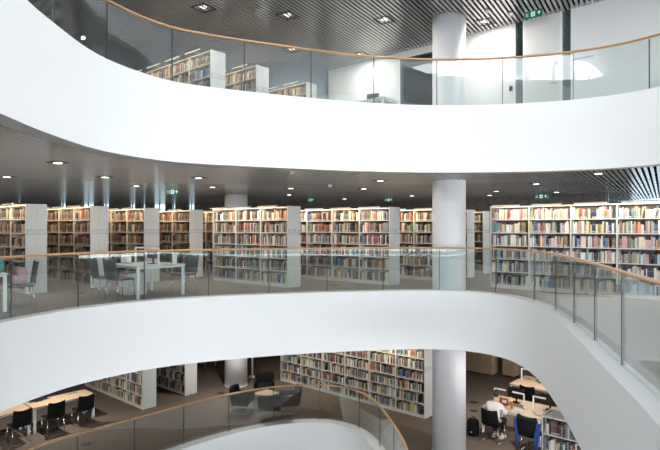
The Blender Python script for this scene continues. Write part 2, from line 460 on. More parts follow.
def book_geo(bm, cl, x, y, z, w, h, d, col, lean, Mx, lab):
    def quad(ps, c):
        f = bm.faces.new([bm.verts.new(Mx @ Vector(p)) for p in ps])
        for l in f.loops: l[cl] = (*c, 1)
    s = math.sin(lean); c_ = math.cos(lean)
    def q(px, py, pz): return (x+px*c_+pz*s, y+py, z-px*s*(1 if s > 0 else 1)+pz*c_ + (w*s if s > 0 else 0))
    a = [q(0, 0, 0), q(w, 0, 0), q(w, 0, h), q(0, 0, h)]; b = [q(0, d, 0), q(w, d, 0), q(w, d, h), q(0, d, h)]
    quad(a, col); quad((a[0], b[0], b[3], a[3]), col); quad((a[1], a[2], b[2], b[1]), col)
    quad((b[0], b[1], b[2], b[3]), (.62, .58, .5)); quad((a[3], a[2], b[2], b[3]), (.62, .58, .5)); quad((a[0], a[1], b[1], b[0]), col)
    e = -.0012
    if lab: quad((q(w*.12, e, .02), q(w*.88, e, .02), q(w*.88, e, .045), q(w*.12, e, .045)), (.6, .6, .57))
    if h > .2: quad((q(0.0005, e, h*.72), q(w-.0005, e, h*.72), q(w-.0005, e, h*.76), q(0.0005, e, h*.76)), tuple(min(.8, k*.5+.25) for k in col))
def shelf_row(case, Mx, x0, wid, z, pal, row, bay, fill, big, desc):
    x = x0+.01; end = x0+wid-.01; run = []
    lst = PAL[pal]; tot = sum(p[2] for p in lst); cur = None; hh = rnd.uniform(.2, .27)
    stop = x0+wid*fill
    while x < stop:
        if cur is None or rnd.random() < .84:
            r = rnd.uniform(0, tot)
            for nme, col, wt in lst:
                r -= wt
                if r <= 0: break
            j = rnd.uniform(.8, 1.25); cur = (nme, tuple(min(.8, c*j*TONE[pal]) for c in col)); hh = rnd.uniform(.19, .285)
        w = rnd.choice((.018, .024, .03, .034, .04, .05)) if pal != 'dark' else rnd.choice((.028, .035, .045, .055))
        if x+w > end: break
        lean = 0
        if x+w+.07 < end and rnd.random() < .03: lean = rnd.uniform(.1, .22)
        h = hh*rnd.uniform(.97, 1.03); d_ = h*.7
        if lean: h *= .95
        run.append(dict(x=x, y=.012+rnd.uniform(0, .014), z=z, w=w, h=h, d=min(.215, d_), name=cur[0], col=cur[1], lean=lean, lab=rnd.random() < .55, Mx=Mx, row=row, bay=bay, desc=desc))
        x += w+.0015+(h*math.sin(lean) if lean else 0)
        if rnd.random() < .012: x += rnd.uniform(.03, .12)
    for i, b in enumerate(run):
        b['i'] = i; b['n'] = len(run)
        b['L'] = run[i-1]['name'] if i else None; b['R'] = run[i+1]['name'] if i+1 < len(run) else None
        if big: candidates.append(b)
        else: book_geo(stuff, sl, b['x'], b['y'], b['z'], b['w'], b['h'], b['d'], b['col'], b['lean'], Mx, b['lab'])

# ------------------------------------------------------------------ bookcases
HT = 2.17; PITCH = .345
_sh = {}
def shared(key, fn):
    if key not in _sh:
        bm = fn(); me = bpy.data.meshes.new(key[0]); bmesh.ops.recalc_face_normals(bm, faces=bm.faces); bm.to_mesh(me); bm.free(); _sh[key] = me
    return _sh[key]
def one(*a):
    bm = B(); box(bm, *a); return bm
def bookcase(px, py, z0, nb, bay, pal, label, desc, big=False, m='shelf_white', group=None, strip=True, fill=.98, gaps=()):
    t = empty('bookcase', (px, py, z0), ROT, label, 'bookcase', group)
    Lg = nb*bay
    Mx = Matrix.Translation((px, py, z0)) @ Matrix.Rotation(ROT, 4, 'Z')
    mm = M[m]
    def part(name, key, a, loc, mat_=None, par=None):
        o = link(name, shared((name,)+key, lambda: one(*a)), mat_ or mm, par or t); o.location = loc; return o
    for k in range(nb+1):
        part('upright', (m,), ((0, 0, HT/2), (.03, .5, HT)), (-k*bay if k else -.015, .25, 0)) if 0 < k < nb else None
    for xx in (.012, -Lg-.012):
        for yy in (.125, .375):
            e = part('end_panel', (), ((0, 0, HT/2+.01), (.024, .246, HT+.02)), (xx, yy, 0), M['panel'])
            if xx > 0:
                s = part('sign_holder', (), ((0, 0, 0), (.008, .19, .12)), (.016, 0, 1.5), M['signframe'], e)
                part('sign_paper', (), ((0, 0, 0), (.004, .165, .095)), (.021, 0, 1.5), M['paper'], e)
    for k in range(nb):
        xc = -(k+.5)*bay
        for r in range(6):
            part('shelf', (m, round(bay, 2)), ((0, 0, 0), (bay-.03, .49, .022)), (xc, .25, .09+r*PITCH))
        part('top_panel', (m, round(bay, 2)), ((0, 0, 0), (bay, .5, .03)), (xc, .25, HT-.015))
        part('plinth', (m, round(bay, 2)), ((0, 0, 0), (bay-.03, .47, .08)), (xc, .25, .04))
        part('back_panel', (m, round(bay, 2)), ((0, 0, 0), (bay-.03, .012, HT-.1)), (xc, .27, HT/2+.04), M['gap_shade'])  # added sheet, its dark colour paints the shade of see-through gaps
        if strip:
            l = part('lamp_housing', (round(bay, 2),), ((0, 0, 0), (bay*.72, .05, .018)), (xc, -.22, HT+.03), M['frame'])
            part('lamp_tube', (round(bay, 2),), ((0, 0, 0), (bay*.7, .035, .012)), (0, 0, -.018), M['strip'], l)
            part('lamp_bracket', (), ((0, 0, 0), (.02, .26, .010)), (0, .13, -.014), None, l)
        for r in range(6):
            f = fill if rnd.random() > .10 else fill*rnd.uniform(.72, .95)
            if (k, r) in gaps: continue
            shelf_row(t, Mx, -(k+1)*bay+.018, (bay-.036), .09+r*PITCH+.012, pal, r, nb-k if False else k, f, big, desc)
    if strip:
        ld = bpy.data.lights.new('shelf_light', 'AREA'); ld.shape = 'RECTANGLE'; ld.size = Lg*.95; ld.size_y = .08
        ld.energy = 8*nb*STRIP*(.5 if z0 > 2 else 1); ld.color = (1, .78, .52)
        lo = bpy.data.objects.new('shelf_light', ld); C.objects.link(lo); lo.parent = t
        lo.location = (-Lg/2, -.22, HT); lo.rotation_euler = (R(25), 0, 0)
    return t
GS = 'bookcases lined up on the middle floor'
P = lambda x, y: (x, y)
# right-hand long case: its left end stands at (4.34, 14.84)
BY = 1.035
nC = 6
pc = Vector((4.34, 14.84, 0)) - U*(nC*BY)
bookcase(pc.x, pc.y, F2, nC, BY, 'pastel', 'long white bookcase of pale mixed books right of the big column, middle floor', 'case right of column', big=True)
bookcase(-1.15, 14.67, F2, 3, 1.08, 'mixed', 'white bookcase left of centre with blank end panel, in front of the far column', 'c', m='shelf_white', group=GS)
bookcase(1.64, 15.33, F2, 4, 1.06, 'mixed', 'white bookcase in the centre, its end panel left of the big column', 'c', group=GS)
bookcase(3.40, 16.45, F2, 4, 1.06, 'mixed', 'white bookcase running behind the big column on its left side', 'c', group=GS)
bookcase(4.37, 17.6, F2, 4, 1.06, 'mixed', 'bookcase whose pale end panel shows just right of the big column', 'c', group=GS)
bookcase(5.3, 19.1, F2, 4, 1.06, 'dark', 'farthest bookcase seen in the gap between the big column and the long case', 'c', group=GS)
for x, y, l in ((-7.39, 13.33, 'bookcase at the far left with the widest pale end panel'),
                (-6.40, 14.67, 'second bookcase from the left, end panel behind the pair of slate chairs'),
                (-5.45, 16.10, 'third bookcase from the left, end panel behind the white study table'),
                (-4.50, 17.60, 'fourth bookcase from the left, end panel below the green exit sign'),
                (-3.70, 19.0, 'dim bookcase glimpsed between the fourth end panel and the centre-left case')):
    bookcase(x, y, F2, 4, 1.0, 'dark', l, 'c', m='shelf', group=GS)
GL = 'bookcases on the lowest floor'
bookcase(2.88, 16.85, F1, 6, 1.06, 'mixed', 'long lit bookcase on the lowest floor between the armchairs and big column', 'c', group=GL)
bookcase(3.85, 18.3, F1, 6, 1.06, 'mixed', 'bookcase on the lowest floor hidden behind the long lit one', 'c', group=GL)
bookcase(-6.05, 17.7, F1, 4, 1.0, 'mixed', 'bookcase on the lowest floor beside the row of black chairs', 'c', m='shelf', group=GL, strip=False)
bookcase(-5.07, 19.16, F1, 4, 1.0, 'mixed', 'bookcase on the lowest floor, second from left under the middle balcony', 'c', m='shelf', group=GL, strip=False)
pf = Vector((4.18, 10.8, 0)) - U*3.09
bookcase(pf.x, pf.y, F1, 3, 1.03, 'mixed', 'grey-topped bookcase at lower right, cut off by the balcony curve', 'lower right case', big=True, m='shelf_white', strip=False)
GU = 'bookcases on the upper floor'
for x, y, l in ((-3.25, 14.9, 'upper floor bookcase nearest the rail, leftmost of the three'), (-2.2, 16.3, 'upper floor bookcase, middle of the three behind the glass'), (-.8, 18.2, 'upper floor bookcase, rightmost and farthest of the three')):
    bookcase(x, y, F3, 4, 1.0, 'mixed', l, 'c', m='shelf', group=GU)

# the 300 books that show largest become things of their own
cp = Vector((0, 0, 1.6)); cand2 = []
for b in candidates:
    p = b['Mx'] @ Vector((b['x']+b['w']/2, b['y'], b['z']+b['h']/2))
    px = 330+550*p.x/p.y; py = 228-550*(p.z-1.6)/p.y; vis = 0 < px < 660 and 0 < py < 450
    if vis and p.z < 0:
        s = (1.6-C1)/(1.6-p.z); q = p.xy*s
        vis = inside(q, mid)
    b['area'] = b['w']*b['h']/p.y**2 if vis else 0; b['vis'] = vis
cs = sorted(candidates, key=lambda b: -b['area'])
sel = [b for b in cs[:300] if b['vis']]
for b in cs[len(sel):]:
    book_geo(stuff, sl, b['x'], b['y'], b['z'], b['w'], b['h'], b['d'], b['col'], b['lean'], b['Mx'], b['lab'])
ORD = ['top', 'second', 'third', 'fourth', 'fifth', 'lowest']
N20 = ['first', 'second', 'third', 'fourth', 'fifth', 'sixth', 'seventh', 'eighth', 'ninth', 'tenth', 'eleventh', 'twelfth', 'thirteenth', 'fourteenth', 'fifteenth', 'sixteenth', 'seventeenth', 'eighteenth', 'nineteenth', 'twentieth']
def ordinal(i):
    if i < 20: return N20[i]
    return ['twenty', 'thirty', 'forty'][(i+1)//10-2] + '-' + N20[(i+1) % 10-1] if (i+1) % 10 else {30: 'thirtieth', 40: 'fortieth'}[i+1]
def bl(b):
    if b['desc'].startswith('case'):
        bay = ['sixth', 'fifth', 'fourth', 'third', 'second', 'first'][b['bay']]
    else: bay = ['third', 'second', 'first'][b['bay']]
    sz = 'slim' if b['w'] < .026 else ('thick' if b['w'] > .038 else ('tall' if b['h'] > .25 else 'small'))
    row = ORD[5-b['row']]
    if b['L'] and b['R']:
        a = '%s %s book between %s and %s ones, %s shelf, %s bay, %s' % (sz, b['name'], b['L'], b['R'], row, bay, b['desc'])
    else:
        a = '%s %s book at the %s end of %s shelf, %s bay, %s' % (sz, b['name'], 'left' if not b['L'] else 'right', row, bay, b['desc'])
    o = '%s book, %s from left on %s shelf, %s bay, %s' % (b['name'], ordinal(b['i']), row, bay, b['desc'])
    return a, o
cnt = {}
for b in candidates: cnt[bl(b)[0]] = cnt.get(bl(b)[0], 0)+1
for b in sel:
    a, o_ = bl(b)
    p = b['Mx'] @ Vector((b['x'], b['y'], b['z']))
    bm = B(); cl = bm.loops.layers.float_color.new('Col')
    book_geo(bm, cl, 0, 0, 0, b['w'], b['h'], b['d'], b['col'], b['lean'], Matrix.Identity(4), b['lab'])
    me = bpy.data.meshes.new('book'); bm.to_mesh(me); bm.free()
    o = link('book', me, M['book']); o.location = p; o.rotation_euler = (0, 0, ROT)
    tag(o, a if cnt[a] == 1 and len(a.split()) <= 16 else o_, 'book', 'books in the white cases on the right')
me = bpy.data.meshes.new('library_books'); stuff.to_mesh(me); stuff.free()
tag(link('library_books', me, M['book']), 'rows of library books filling all the more distant shelves', 'books', kind='stuff')

# ------------------------------------------------------------------ ceiling lights
def ceiling_light(x, y, z, label, size=.3, power=22, group='recessed ceiling lights', down=True, lit=True):
    t = empty('ceiling_light', (x, y, z), math.atan2(A.y, A.x), label, 'ceiling light', group)
    bm = B()
    for s in (-1, 1):
        box(bm, (s*size*.5, 0, .05), (.03, size+.03, .09)); box(bm, (0, s*size*.5, .05), (size+.03, .03, .09))
    box(bm, (0, 0, .085), (size, size, .01))
    obj('frame', bm, M['lampring'], t)
    bm = B(); cyl(bm, (0, 0, .045 if size > .4 else .012), size*(.2 if size > .4 else .33), .03, 20); obj('lamp_face', bm, M['lampface'], t)
    if lit:
        ld = bpy.data.lights.new('downlight', 'AREA'); ld.shape = 'DISK'; ld.size = size*.6; ld.energy = power*LAMP; ld.color = (1, .94, .87)
        lo = bpy.data.objects.new('downlight', ld); C.objects.link(lo); lo.parent = t; lo.location = (0, 0, -.02)
    return t
def at(px, py, z):   # helper used once to read the lamp grid
    d_ = 550*(1.6-z)/(py-228); return ((px-330)/550*d_, d_)
for x, y, l in ((-3.15, 13.7, 'square downlight above the upper rail, far left of the lamp row'), (-1.09, 14.2, 'square downlight in upper ceiling, second from left in the front row'),
                (1.44, 14.5, 'square downlight in the upper ceiling left of the big column'), (4.1, 14.65, 'square downlight in the upper ceiling right of the big column'),
                (-1.17, 16.9, 'square downlight low over the upper handrail, left of centre'), (.96, 17.4, 'square downlight low over the upper handrail, nearer the column')):
    ceiling_light(x, y, C3, l, .42, 26, 'square downlights in the upper ceiling')
for x, y, l in ((-5.1, 10.3, 'nearest downlight at left, just under the upper balcony edge'), (-5.4, 13.2, 'downlight between the first and second left bookcases'), (-7.7, 13.1, 'downlight above the far left bookcase'),
                (-3.2, 13.4, 'downlight above the white study table'), (-3.5, 16.4, 'downlight beside the green exit sign at left'), (-5.6, 15.9, 'downlight above the third left bookcase'),
                (1.3, 14.2, 'bright downlight just left of the big column, middle ceiling'), (1.05, 17.1, 'downlight behind the centre bookcase'), (-1.2, 16.9, 'downlight over the centre-left bookcase'),
                (-1.5, 20.2, 'small far downlight above the centre-left bookcase end panel'), (3.1, 20.8, 'far downlight behind the big column'), (.6, 23.0, 'farthest downlight at centre'),
                (5.7, 15.2, 'downlight in front of the long right bookcase'), (5.5, 18.2, 'downlight behind the left end of the long right bookcase'), (5.95, 20.5, 'downlight beside the concrete wall'),
                (6.0, 12.3, 'downlight nearest the upper balcony edge at right'), (7.7, 18.7, 'downlight close to the glazed screen at right')):
    ceiling_light(x, y, C2, l, .24, 14, 'downlights in the middle ceiling')
for x, y, l in ((-8, 16, 'left birch tables'), (-3.2, 18.5, 'dark armchairs'), (1.5, 18.8, 'long lit bookcase'), (4.6, 13.2, 'table where the reader sits'), (6.2, 17.2, 'farther birch table'), (-9.5, 12, 'aisle past the left birch tables')):
    ceiling_light(x, y, C1-.03, 'added unseen downlight in the lowest grey ceiling, over the '+l, .24, 60, 'unseen added downlights over the lowest floor')  # out-of-view lamps added to brighten the lowest floor

# ------------------------------------------------------------------ exit signs
def exit_sign(x, y, ztop, label, w=.46, h=.17, rz=ROT):
    t = empty('exit_sign', (x, y, ztop), rz, label, 'exit sign', 'green exit signs hung from the ceilings')
    bm = B(); rbox(bm, (0, 0, -h/2-.03), (w, .03, h), .006); obj('sign_box', bm, M['green'], t)
    bm = B()
    for s in (-1, 1): tube(bm, [(s*w*.35, 0, .02), (s*w*.35, 0, -.03)], .005, 6)
    obj('hanger', bm, M['chrome'], t)
    zc = -h/2-.03; yy = -.0165; u = h/.17
    bm = B()   # door frame with a running figure
    box(bm, (0, yy, zc), (.10*u, .003, .115*u)); obj('door_pictogram', bm, M['greenwhite'], t)
    bm = B(); ball(bm, (.008*u, yy-.003, zc+.036*u), (.011*u, .002, .011*u)); 
    tube(bm, [(.004*u, yy-.003, zc+.02*u), (-.004*u, yy-.003, zc-.008*u)], .009*u, 6)
    tube(bm, [(-.004*u, yy-.003, zc-.008*u), (.016*u, yy-.003, zc-.022*u), (.012*u, yy-.003, zc-.046*u)], .005*u, 6)
    tube(bm, [(-.004*u, yy-.003, zc-.008*u), (-.014*u, yy-.003, zc-.03*u), (-.032*u, yy-.003, zc-.032*u)], .005*u, 6)
    tube(bm, [(-.026*u, yy-.003, zc+.004*u), (.002*u, yy-.003, zc+.016*u), (.026*u, yy-.003, zc+.004*u)], .004*u, 6)
    obj('running_figure', bm, M['green'], t)
    bm = B()   # arrow
    box(bm, (w*.33, yy, zc-.02*u), (.022*u, .003, .05*u))
    f = [bm.verts.new((w*.33+a*u, yy-.001, zc+b*u)) for a, b in ((-.045, 0), (.045, 0), (0, .05))]; bm.faces.new(f)
    obj('arrow', bm, M['greenwhite'], t)
    bm = B()
    for k in (-1, 0, 1): box(bm, (-w*.33, yy, zc+k*.03*u), (.085*u-(k == 0)*.03*u, .003, .01*u))
    obj('stripes', bm, M['greenwhite'], t)
    return t
exit_sign(5.08, 13.75, C3-.0, 'green exit sign hanging before the white door on the upper floor', .46, .17)
exit_sign(-4.75, 16.6, C2, 'green exit sign hanging over the left bookcases', .38, .18, 0)
exit_sign(7.3, 19.0, C2, 'green exit sign above the long right bookcase', .46, .18)
exit_sign(-.75, 21.5, C2, 'dim small exit sign over the centre bookcase, left one', .38, .16)
exit_sign(2.3, 21.5, C2, 'dim small exit sign over the centre bookcase, right one', .38, .16)

# small ceiling sensors
for x, y, z, l in ((3.95, 13.85, C3, 'small white ceiling sensor beside the upper exit sign'), (4.6, 14.0, C3, 'white camera-like sensor above the upper exit sign'), (.0, 15.4, C2, 'small round detector in the middle ceiling at centre'), (3.0, 12.9, C3, 'tiny white sensor left of the big column head')):
    bm = B(); cyl(bm, (0, 0, -.02), .05, .05, 20, .065); ball(bm, (0, 0, -.045), (.035, .035, .03))
    o = obj('ceiling_sensor', bm, M['white'], smooth=True); o.location = (x, y, z+.0); tag(o, l, 'sensor')

# ------------------------------------------------------------------ furniture
def floor_box(x, y, z, l):
    bm = B(); cyl(bm, (0, 0, .005), .13, .008, 24); o = obj('floor_outlet', bm, M['outlet']); o.location = (x, y, z); tag(o, l, 'floor outlet', 'round floor outlets')
    bm = B(); cyl(bm, (0, 0, .010), .09, .005, 24); obj('lid', bm, M['seal'], o)
for x, y, z, l in ((-6.2, 13.54, F2, 'round dark floor outlet between the two left end panels'), (-2.29, 14.8, F2, 'round dark floor outlet before the centre-left bookcase'), (.14, 15.35, F2, 'round dark floor outlet before the centre bookcase'),
                   (-4.2, 16.6, F2, 'round dark floor outlet behind the white study table'),
                   (4.83, 18.45, F1, 'round dark floor outlet near the oak cabinet'), (4.6, 17.6, F1, 'round dark floor outlet left of the seated reader'), (-3.85, 19.5, F1, 'round dark floor outlet beside the far column, lowest floor'),
                   (.25, 17.95, F1, 'round dark floor outlet behind the lowest balustrade, before the long bookcase'), (-6.6, 14.9, F1, 'round dark floor outlet behind the lowest handrail at left'), ):
    floor_box(x, y, z, l)

def leg_mesh(bm, pts, r=.011): tube(bm, pts, r, 8)
def curved_panel(bm, w, h, depth, th, top_r=.04, c=(0, 0, 0), tilt=0, lift=0):
    # gently dished panel (backrest) in the XZ plane, facing +Y
    nx, nz = 10, 6; g = {}
    for s in (0, 1):
        for i in range(nx+1):
            for k in range(nz+1):
                u = i/nx*2-1; v = k/nz
                ww = w/2*(1-.06*v)
                if v > .99: ww *= .95
                zz = v*h + lift*u*u*v
                yy = -depth*(1-u*u) - (th if s else 0) + (-tilt*v*h)
                g[s, i, k] = bm.verts.new((c[0]+u*ww, c[1]+yy, c[2]+zz))
    for i in range(nx):
        for k in range(nz):
            bm.faces.new((g[0, i, k], g[0, i+1, k], g[0, i+1, k+1], g[0, i, k+1]))
            bm.faces.new((g[1, i, k+1], g[1, i+1, k+1], g[1, i+1, k], g[1, i, k]))
    for i in range(nx):
        bm.faces.new((g[0, i, 0], g[1, i, 0], g[1, i+1, 0], g[0, i+1, 0])); bm.faces.new((g[0, i, nz], g[0, i+1, nz], g[1, i+1, nz], g[1, i, nz]))
    for k in range(nz):
        bm.faces.new((g[0, 0, k], g[0, 0, k+1], g[1, 0, k+1], g[1, 0, k])); bm.faces.new((g[0, nx, k], g[1, nx, k], g[1, nx, k+1], g[0, nx, k+1]))
def make_chair(name, m, label, loc, rz, sled=True, group=None):
    t = empty(name, loc, rz, label, 'chair', group)
    bm = B(); rbox(bm, (0, 0, .455), (.46, .44, .045), .018); obj('seat', bm, m, t, smooth=True)
    bm = B(); curved_panel(bm, .50, .42, .035, .022, c=(0, -.21, .48), tilt=.16, lift=.035); obj('backrest', bm, m, t, smooth=True)
    for s in (-1, 1):
        bm = B(); tube(bm, [(s*.215, .19, .43), (s*.23, .21, .01)], .0125); obj('leg', bm, M['chrome'], t, smooth=True)
        bm = B(); tube(bm, [(s*.215, -.19, .43), (s*.235, -.24, .01)], .0125); obj('leg', bm, M['chrome'], t, smooth=True)
        bm = B(); tube(bm, [(s*.2, -.12, .43), (s*.2, -.22, .46), (s*.2, -.25, .60)], .010); obj('back_strut', bm, M['chrome'], t, smooth=True)
        if sled: bm = B(); tube(bm, [(s*.23, .21, .012), (s*.235, -.24, .012)], .0115); obj('runner', bm, M['chrome'], t, smooth=True)
    return t
chair_b = make_chair('study_chair', M['black'], 'x', (0, 0, 0), 0)
chair_g = make_chair('shell_chair', M['slate'], 'x', (0, 0, 0), 0, sled=False)
used = {}
def chair(src, x, y, z, rz, label, group):
    o = src if src.name not in used else copy_tree(src)
    used[src.name] = 1
    o.location = (x, y, z); o.rotation_euler = (0, 0, rz); tag(o, label, 'chair', group)
    return o
FV = ROT                 # facing +V (away from the camera)
def pt(P, u, v): return (P[0]-U.x*u+V.x*v, P[1]-U.y*u+V.y*v)   # u to the right along the shelving, v to the back

def desk(P, L, Wd, z, name, label, top_m, group, lamps=(), legs_at=None, rail=True):
    """P = near left corner; L runs to the right along the shelving, Wd to the back"""
    t = empty(name, (P[0], P[1], z), ROT, label, 'table', group)
    bm = B(); box(bm, (L/2, Wd/2, .727), (L, Wd, .026)); obj('tabletop', bm, top_m, t, bevel=.003)
    bm = B()
    for yy in (.05, Wd-.05): box(bm, (L/2, yy, .69), (L-.14, .03, .045))
    for xx in (.05, L-.05): box(bm, (xx, Wd/2, .69), (.03, Wd-.14, .045))
    obj('frame_rail', bm, M['white'], t)
    for xx in (legs_at or (.04, L-.04)):
        for yy in (.04, Wd-.04):
            bm = B(); box(bm, (xx, yy, .357), (.06, .06, .714)); obj('leg', bm, M['white'], t, bevel=.004)
    for k, (xx, s) in enumerate(lamps):
        bm = B(); box(bm, (xx, Wd/2, .94), (.035, .035, .40)); box(bm, (xx+s*.17, Wd/2, 1.125), (.34, .05, .03))
        l = obj('desk_lamp', bm, M['white'], t, bevel=.004)
        bm = B(); box(bm, (xx+s*.18, Wd/2, 1.107), (.28, .03, .006)); obj('lamp_strip', bm, M['greyish'] if 'greyish' in M else M['paper'], l)
    return t
# middle floor, left: white study table
T1 = pt((-4.31, 12.3), -1.5, 0)
desk(T1, 1.5, 1.25, F2, 'study_table', 'white study table with lamp bars in front of the left bookcases', M['desk_white'], 'white study tables on the middle floor', lamps=((.3, 1), (1.35, -1)))
gs = 'slate shell chairs on the middle floor'
def ch(src, P, u, v, z, rz, label, g): x, y = pt(P, u, v); return chair(src, x, y, z, rz, label, g)
ch(chair_g, T1, 1.12, -.20, F2, FV+.1, 'slate shell chair at near side of white table, right of the pair', gs)
ch(chair_g, T1, .5, -.25, F2, FV-.1, 'slate shell chair at near side of white table, left of the pair', gs)
ch(chair_g, T1, 1.05, 1.5, F2, FV+PI, 'slate shell chair behind the white table, facing the atrium', gs)
bm = B(); rbox(bm, (0, 0, .26), (.40, .5, .52), .01)
o = obj('pedestal', bm, M['panel']); x, y = pt(T1, .5, .45); o.location = (x, y, F2); o.rotation_euler = (0, 0, ROT); tag(o, 'pale storage pedestal under the white study table', 'pedestal')
bm = B()
for k in range(3): box(bm, (0, -.252, .1+k*.165), (.37, .006, .15))
obj('drawer_front', bm, M['white'], o)
def put(name, bm, m, x, y, z, rz, label, cat, smooth=False):
    o = obj(name, bm, m, smooth=smooth); o.location = (x, y, z); o.rotation_euler = (0, 0, rz); return tag(o, label, cat)
def monitor(P, u, v, z, label, rz=0, w=.5, h=.30):
    x, y = pt(P, u, v); t = empty('monitor', (x, y, z), ROT+rz, label, 'monitor')
    bm = B(); rbox(bm, (0, 0, .13+h/2), (w, .035, h), .008); obj('screen', bm, M['screen'], t)
    bm = B(); rbox(bm, (0, 0, .008), (.22, .16, .014), .005); box(bm, (0, .03, .09), (.05, .02, .16)); obj('stand', bm, M['screen'], t)
monitor(T1, .85, .75, F2+.74, 'low dark monitor on the white study table, middle floor', w=.4, h=.2)
bm = B(); cyl(bm, (0, 0, .12), .055, .24, 20, .06); x, y = pt(T1, 1.35, 1.05); put('paper_cup', bm, M['white'], x, y, F2+.743, 0, 'tall white cup on the right end of the white study table', 'cup', )
bm = B(); rbox(bm, (0, 0, .1), (.3, .14, .2), .04); x, y = pt(T1, .35, .35); put('white_bag', bm, M['white'], x, y, F2+.743, ROT, 'small white bag on the left end of white study table', 'bag')
# far left table
T0 = pt((-6.15, 10.5), -1.7, -1.25)
desk(T0, 1.7, 1.25, F2, 'study_table', 'white study table cut off by the left picture edge', M['desk_white'], 'white study tables on the middle floor')
ch(chair_g, (-6.2, 11.0), 0, 0, F2, FV+PI-.2, 'slate shell chair holding the pink bag at far left', gs)
def bag(x, y, z, s, m, name, label, rz=0):
    t = empty(name, (x, y, z), rz, label, 'bag')
    bm = B(); rbox(bm, (0, 0, s[2]/2), s, min(s)*.42); obj('bag_body', bm, m, t, smooth=True)
    bm = B(); rbox(bm, (0, -s[1]*.5, s[2]*.33), (s[0]*.7, s[1]*.45, s[2]*.5), s[1]*.18); obj('pocket', bm, m, t, smooth=True)
    bm = B(); tube(bm, [(-s[0]*.15, 0, s[2]*.95), (-s[0]*.1, 0, s[2]*1.12), (s[0]*.1, 0, s[2]*1.12), (s[0]*.15, 0, s[2]*.95)], .01); obj('handle', bm, M['seal'], t, smooth=True)
    return t
x, y = -6.2, 11.0
bag(x, y, F2+.48, (.34, .22, .34), M['pink'], 'tote_bag', 'pale pink tote bag on the chair at far left', ROT)
rb = bag(-6.37, 10.50, F2+.742, (.38, .2, .30), mat('teal_stripe', (.08, .35, .32), .6), 'striped_bag', 'rainbow striped bag on the far left table', ROT)
for k, c in enumerate(((.7, .45, .05), (.55, .08, .1), (.1, .2, .5))):
    bm = B(); rbox(bm, (0, -.1, .12+k*.055), (.34, .05, .035), .012); obj('stripe', bm, mat('stripe_%d' % k, c, .6), rb, smooth=True)

# lowest floor, left: long birch tables with black chairs.  Near edge runs towards -V
Al = Vector((-7.23, 16.95, 0))
def desk_v(P, L, Wd, z, label, group):
    """near-right corner P; runs L towards the left front (-V) and Wd away from the atrium (U)"""
    t = empty('study_table', (P[0], P[1], z), math.atan2(-V.y, -V.x), label, 'table', group)
    bm = B(); box(bm, (L/2, -Wd/2, .727), (L, Wd, .026)); obj('tabletop', bm, M['desk_wood'], t, bevel=.003)
    bm = B()
    for yy in (-.05, -Wd+.05): box(bm, (L/2, yy, .69), (L-.14, .03, .045))
    obj('frame_rail', bm, M['white'], t)
    for xx in (.05, L-.06):
        for yy in (-.05, -Wd+.05):
            bm = B(); box(bm, (xx, yy, .357), (.07, .07, .714)); obj('leg', bm, M['white'], t, bevel=.004)
    bm = B()
    for xx in (L*.25, L*.7): box(bm, (xx, -Wd*.8, .743), (.3, .05, .006))
    obj('cable_port', bm, M['seal'], t)
    return t
gt = 'birch study tables on the lowest floor'
desk_v(Al, 1.8, .74, F1, 'birch study table at left with two black chairs, lowest floor', gt)
q = Al - V*1.84
desk_v(q, 1.8, .74, F1, 'birch study table leaving the picture at lower left', gt)
gc = 'black study chairs on the lowest floor'
fu = math.atan2(U.y, U.x)-PI/2    # facing +U
for tt, l in ((.5, 'black study chair nearest the table end, right of the three'), (1.35, 'black study chair in the middle of the three at lower left'), (2.25, 'black study chair partly cut off at the lower left edge')):
    p = Al - V*tt - U*.22; chair(chair_b, p.x, p.y, F1, fu, l, gc)
p = Al - V*1.45 + U*.55
t = empty('monitor', (p.x, p.y, F1+.74), fu, 'low dark monitor lying behind chairs on the left birch table', 'monitor')
bm = B(); rbox(bm, (0, 0, .1), (.5, .03, .18), .008); obj('screen', bm, M['screen'], t); bm = B(); rbox(bm, (0, 0, .008), (.2, .14, .014), .005); obj('stand', bm, M['screen'], t)

# lowest floor, right: double desks
T2 = (4.35, 15.8)
desk(T2, 3.3, 1.3, F1, 'study_table', 'birch study table with lamp bars where the reader sits', M['desk_wood'], gt, lamps=((.10, 1), (.98, -1), (1.25, 1), (2.15, -1)), legs_at=(.04, 1.65, 3.26))
T3 = (5.9, 18.1)
desk(T3, 3.0, 1.3, F1, 'study_table', 'birch study table farther back, beside the concrete wall', M['desk_wood'], gt, lamps=((.15, 1), (1.15, -1)), legs_at=(.04, 1.5, 2.96))
ch(chair_b, T2, 1.62, -.32, F1, FV-.1, 'empty black chair with a blue jacket, right of the reader', gc)
rc = ch(chair_b, T2, .55, -.38, F1, FV, 'black chair the reader in white sits on', gc)
ch(chair_b, T3, .80, -.25, F1, FV, 'black chair at the farther birch table, left of two', gc)
ch(chair_b, T3, 2.0, -.25, F1, FV, 'black chair at the farther birch table, right of two', gc)
monitor(T2, .62, .95, F1+.74, 'dark monitor on the birch table in front of the reader')
monitor(T2, 1.6, .95, F1+.74, 'dark monitor on the birch table behind the blue jacket chair')
monitor(T3, .8, .75, F1+.74, 'dark monitor on the farther birch table')
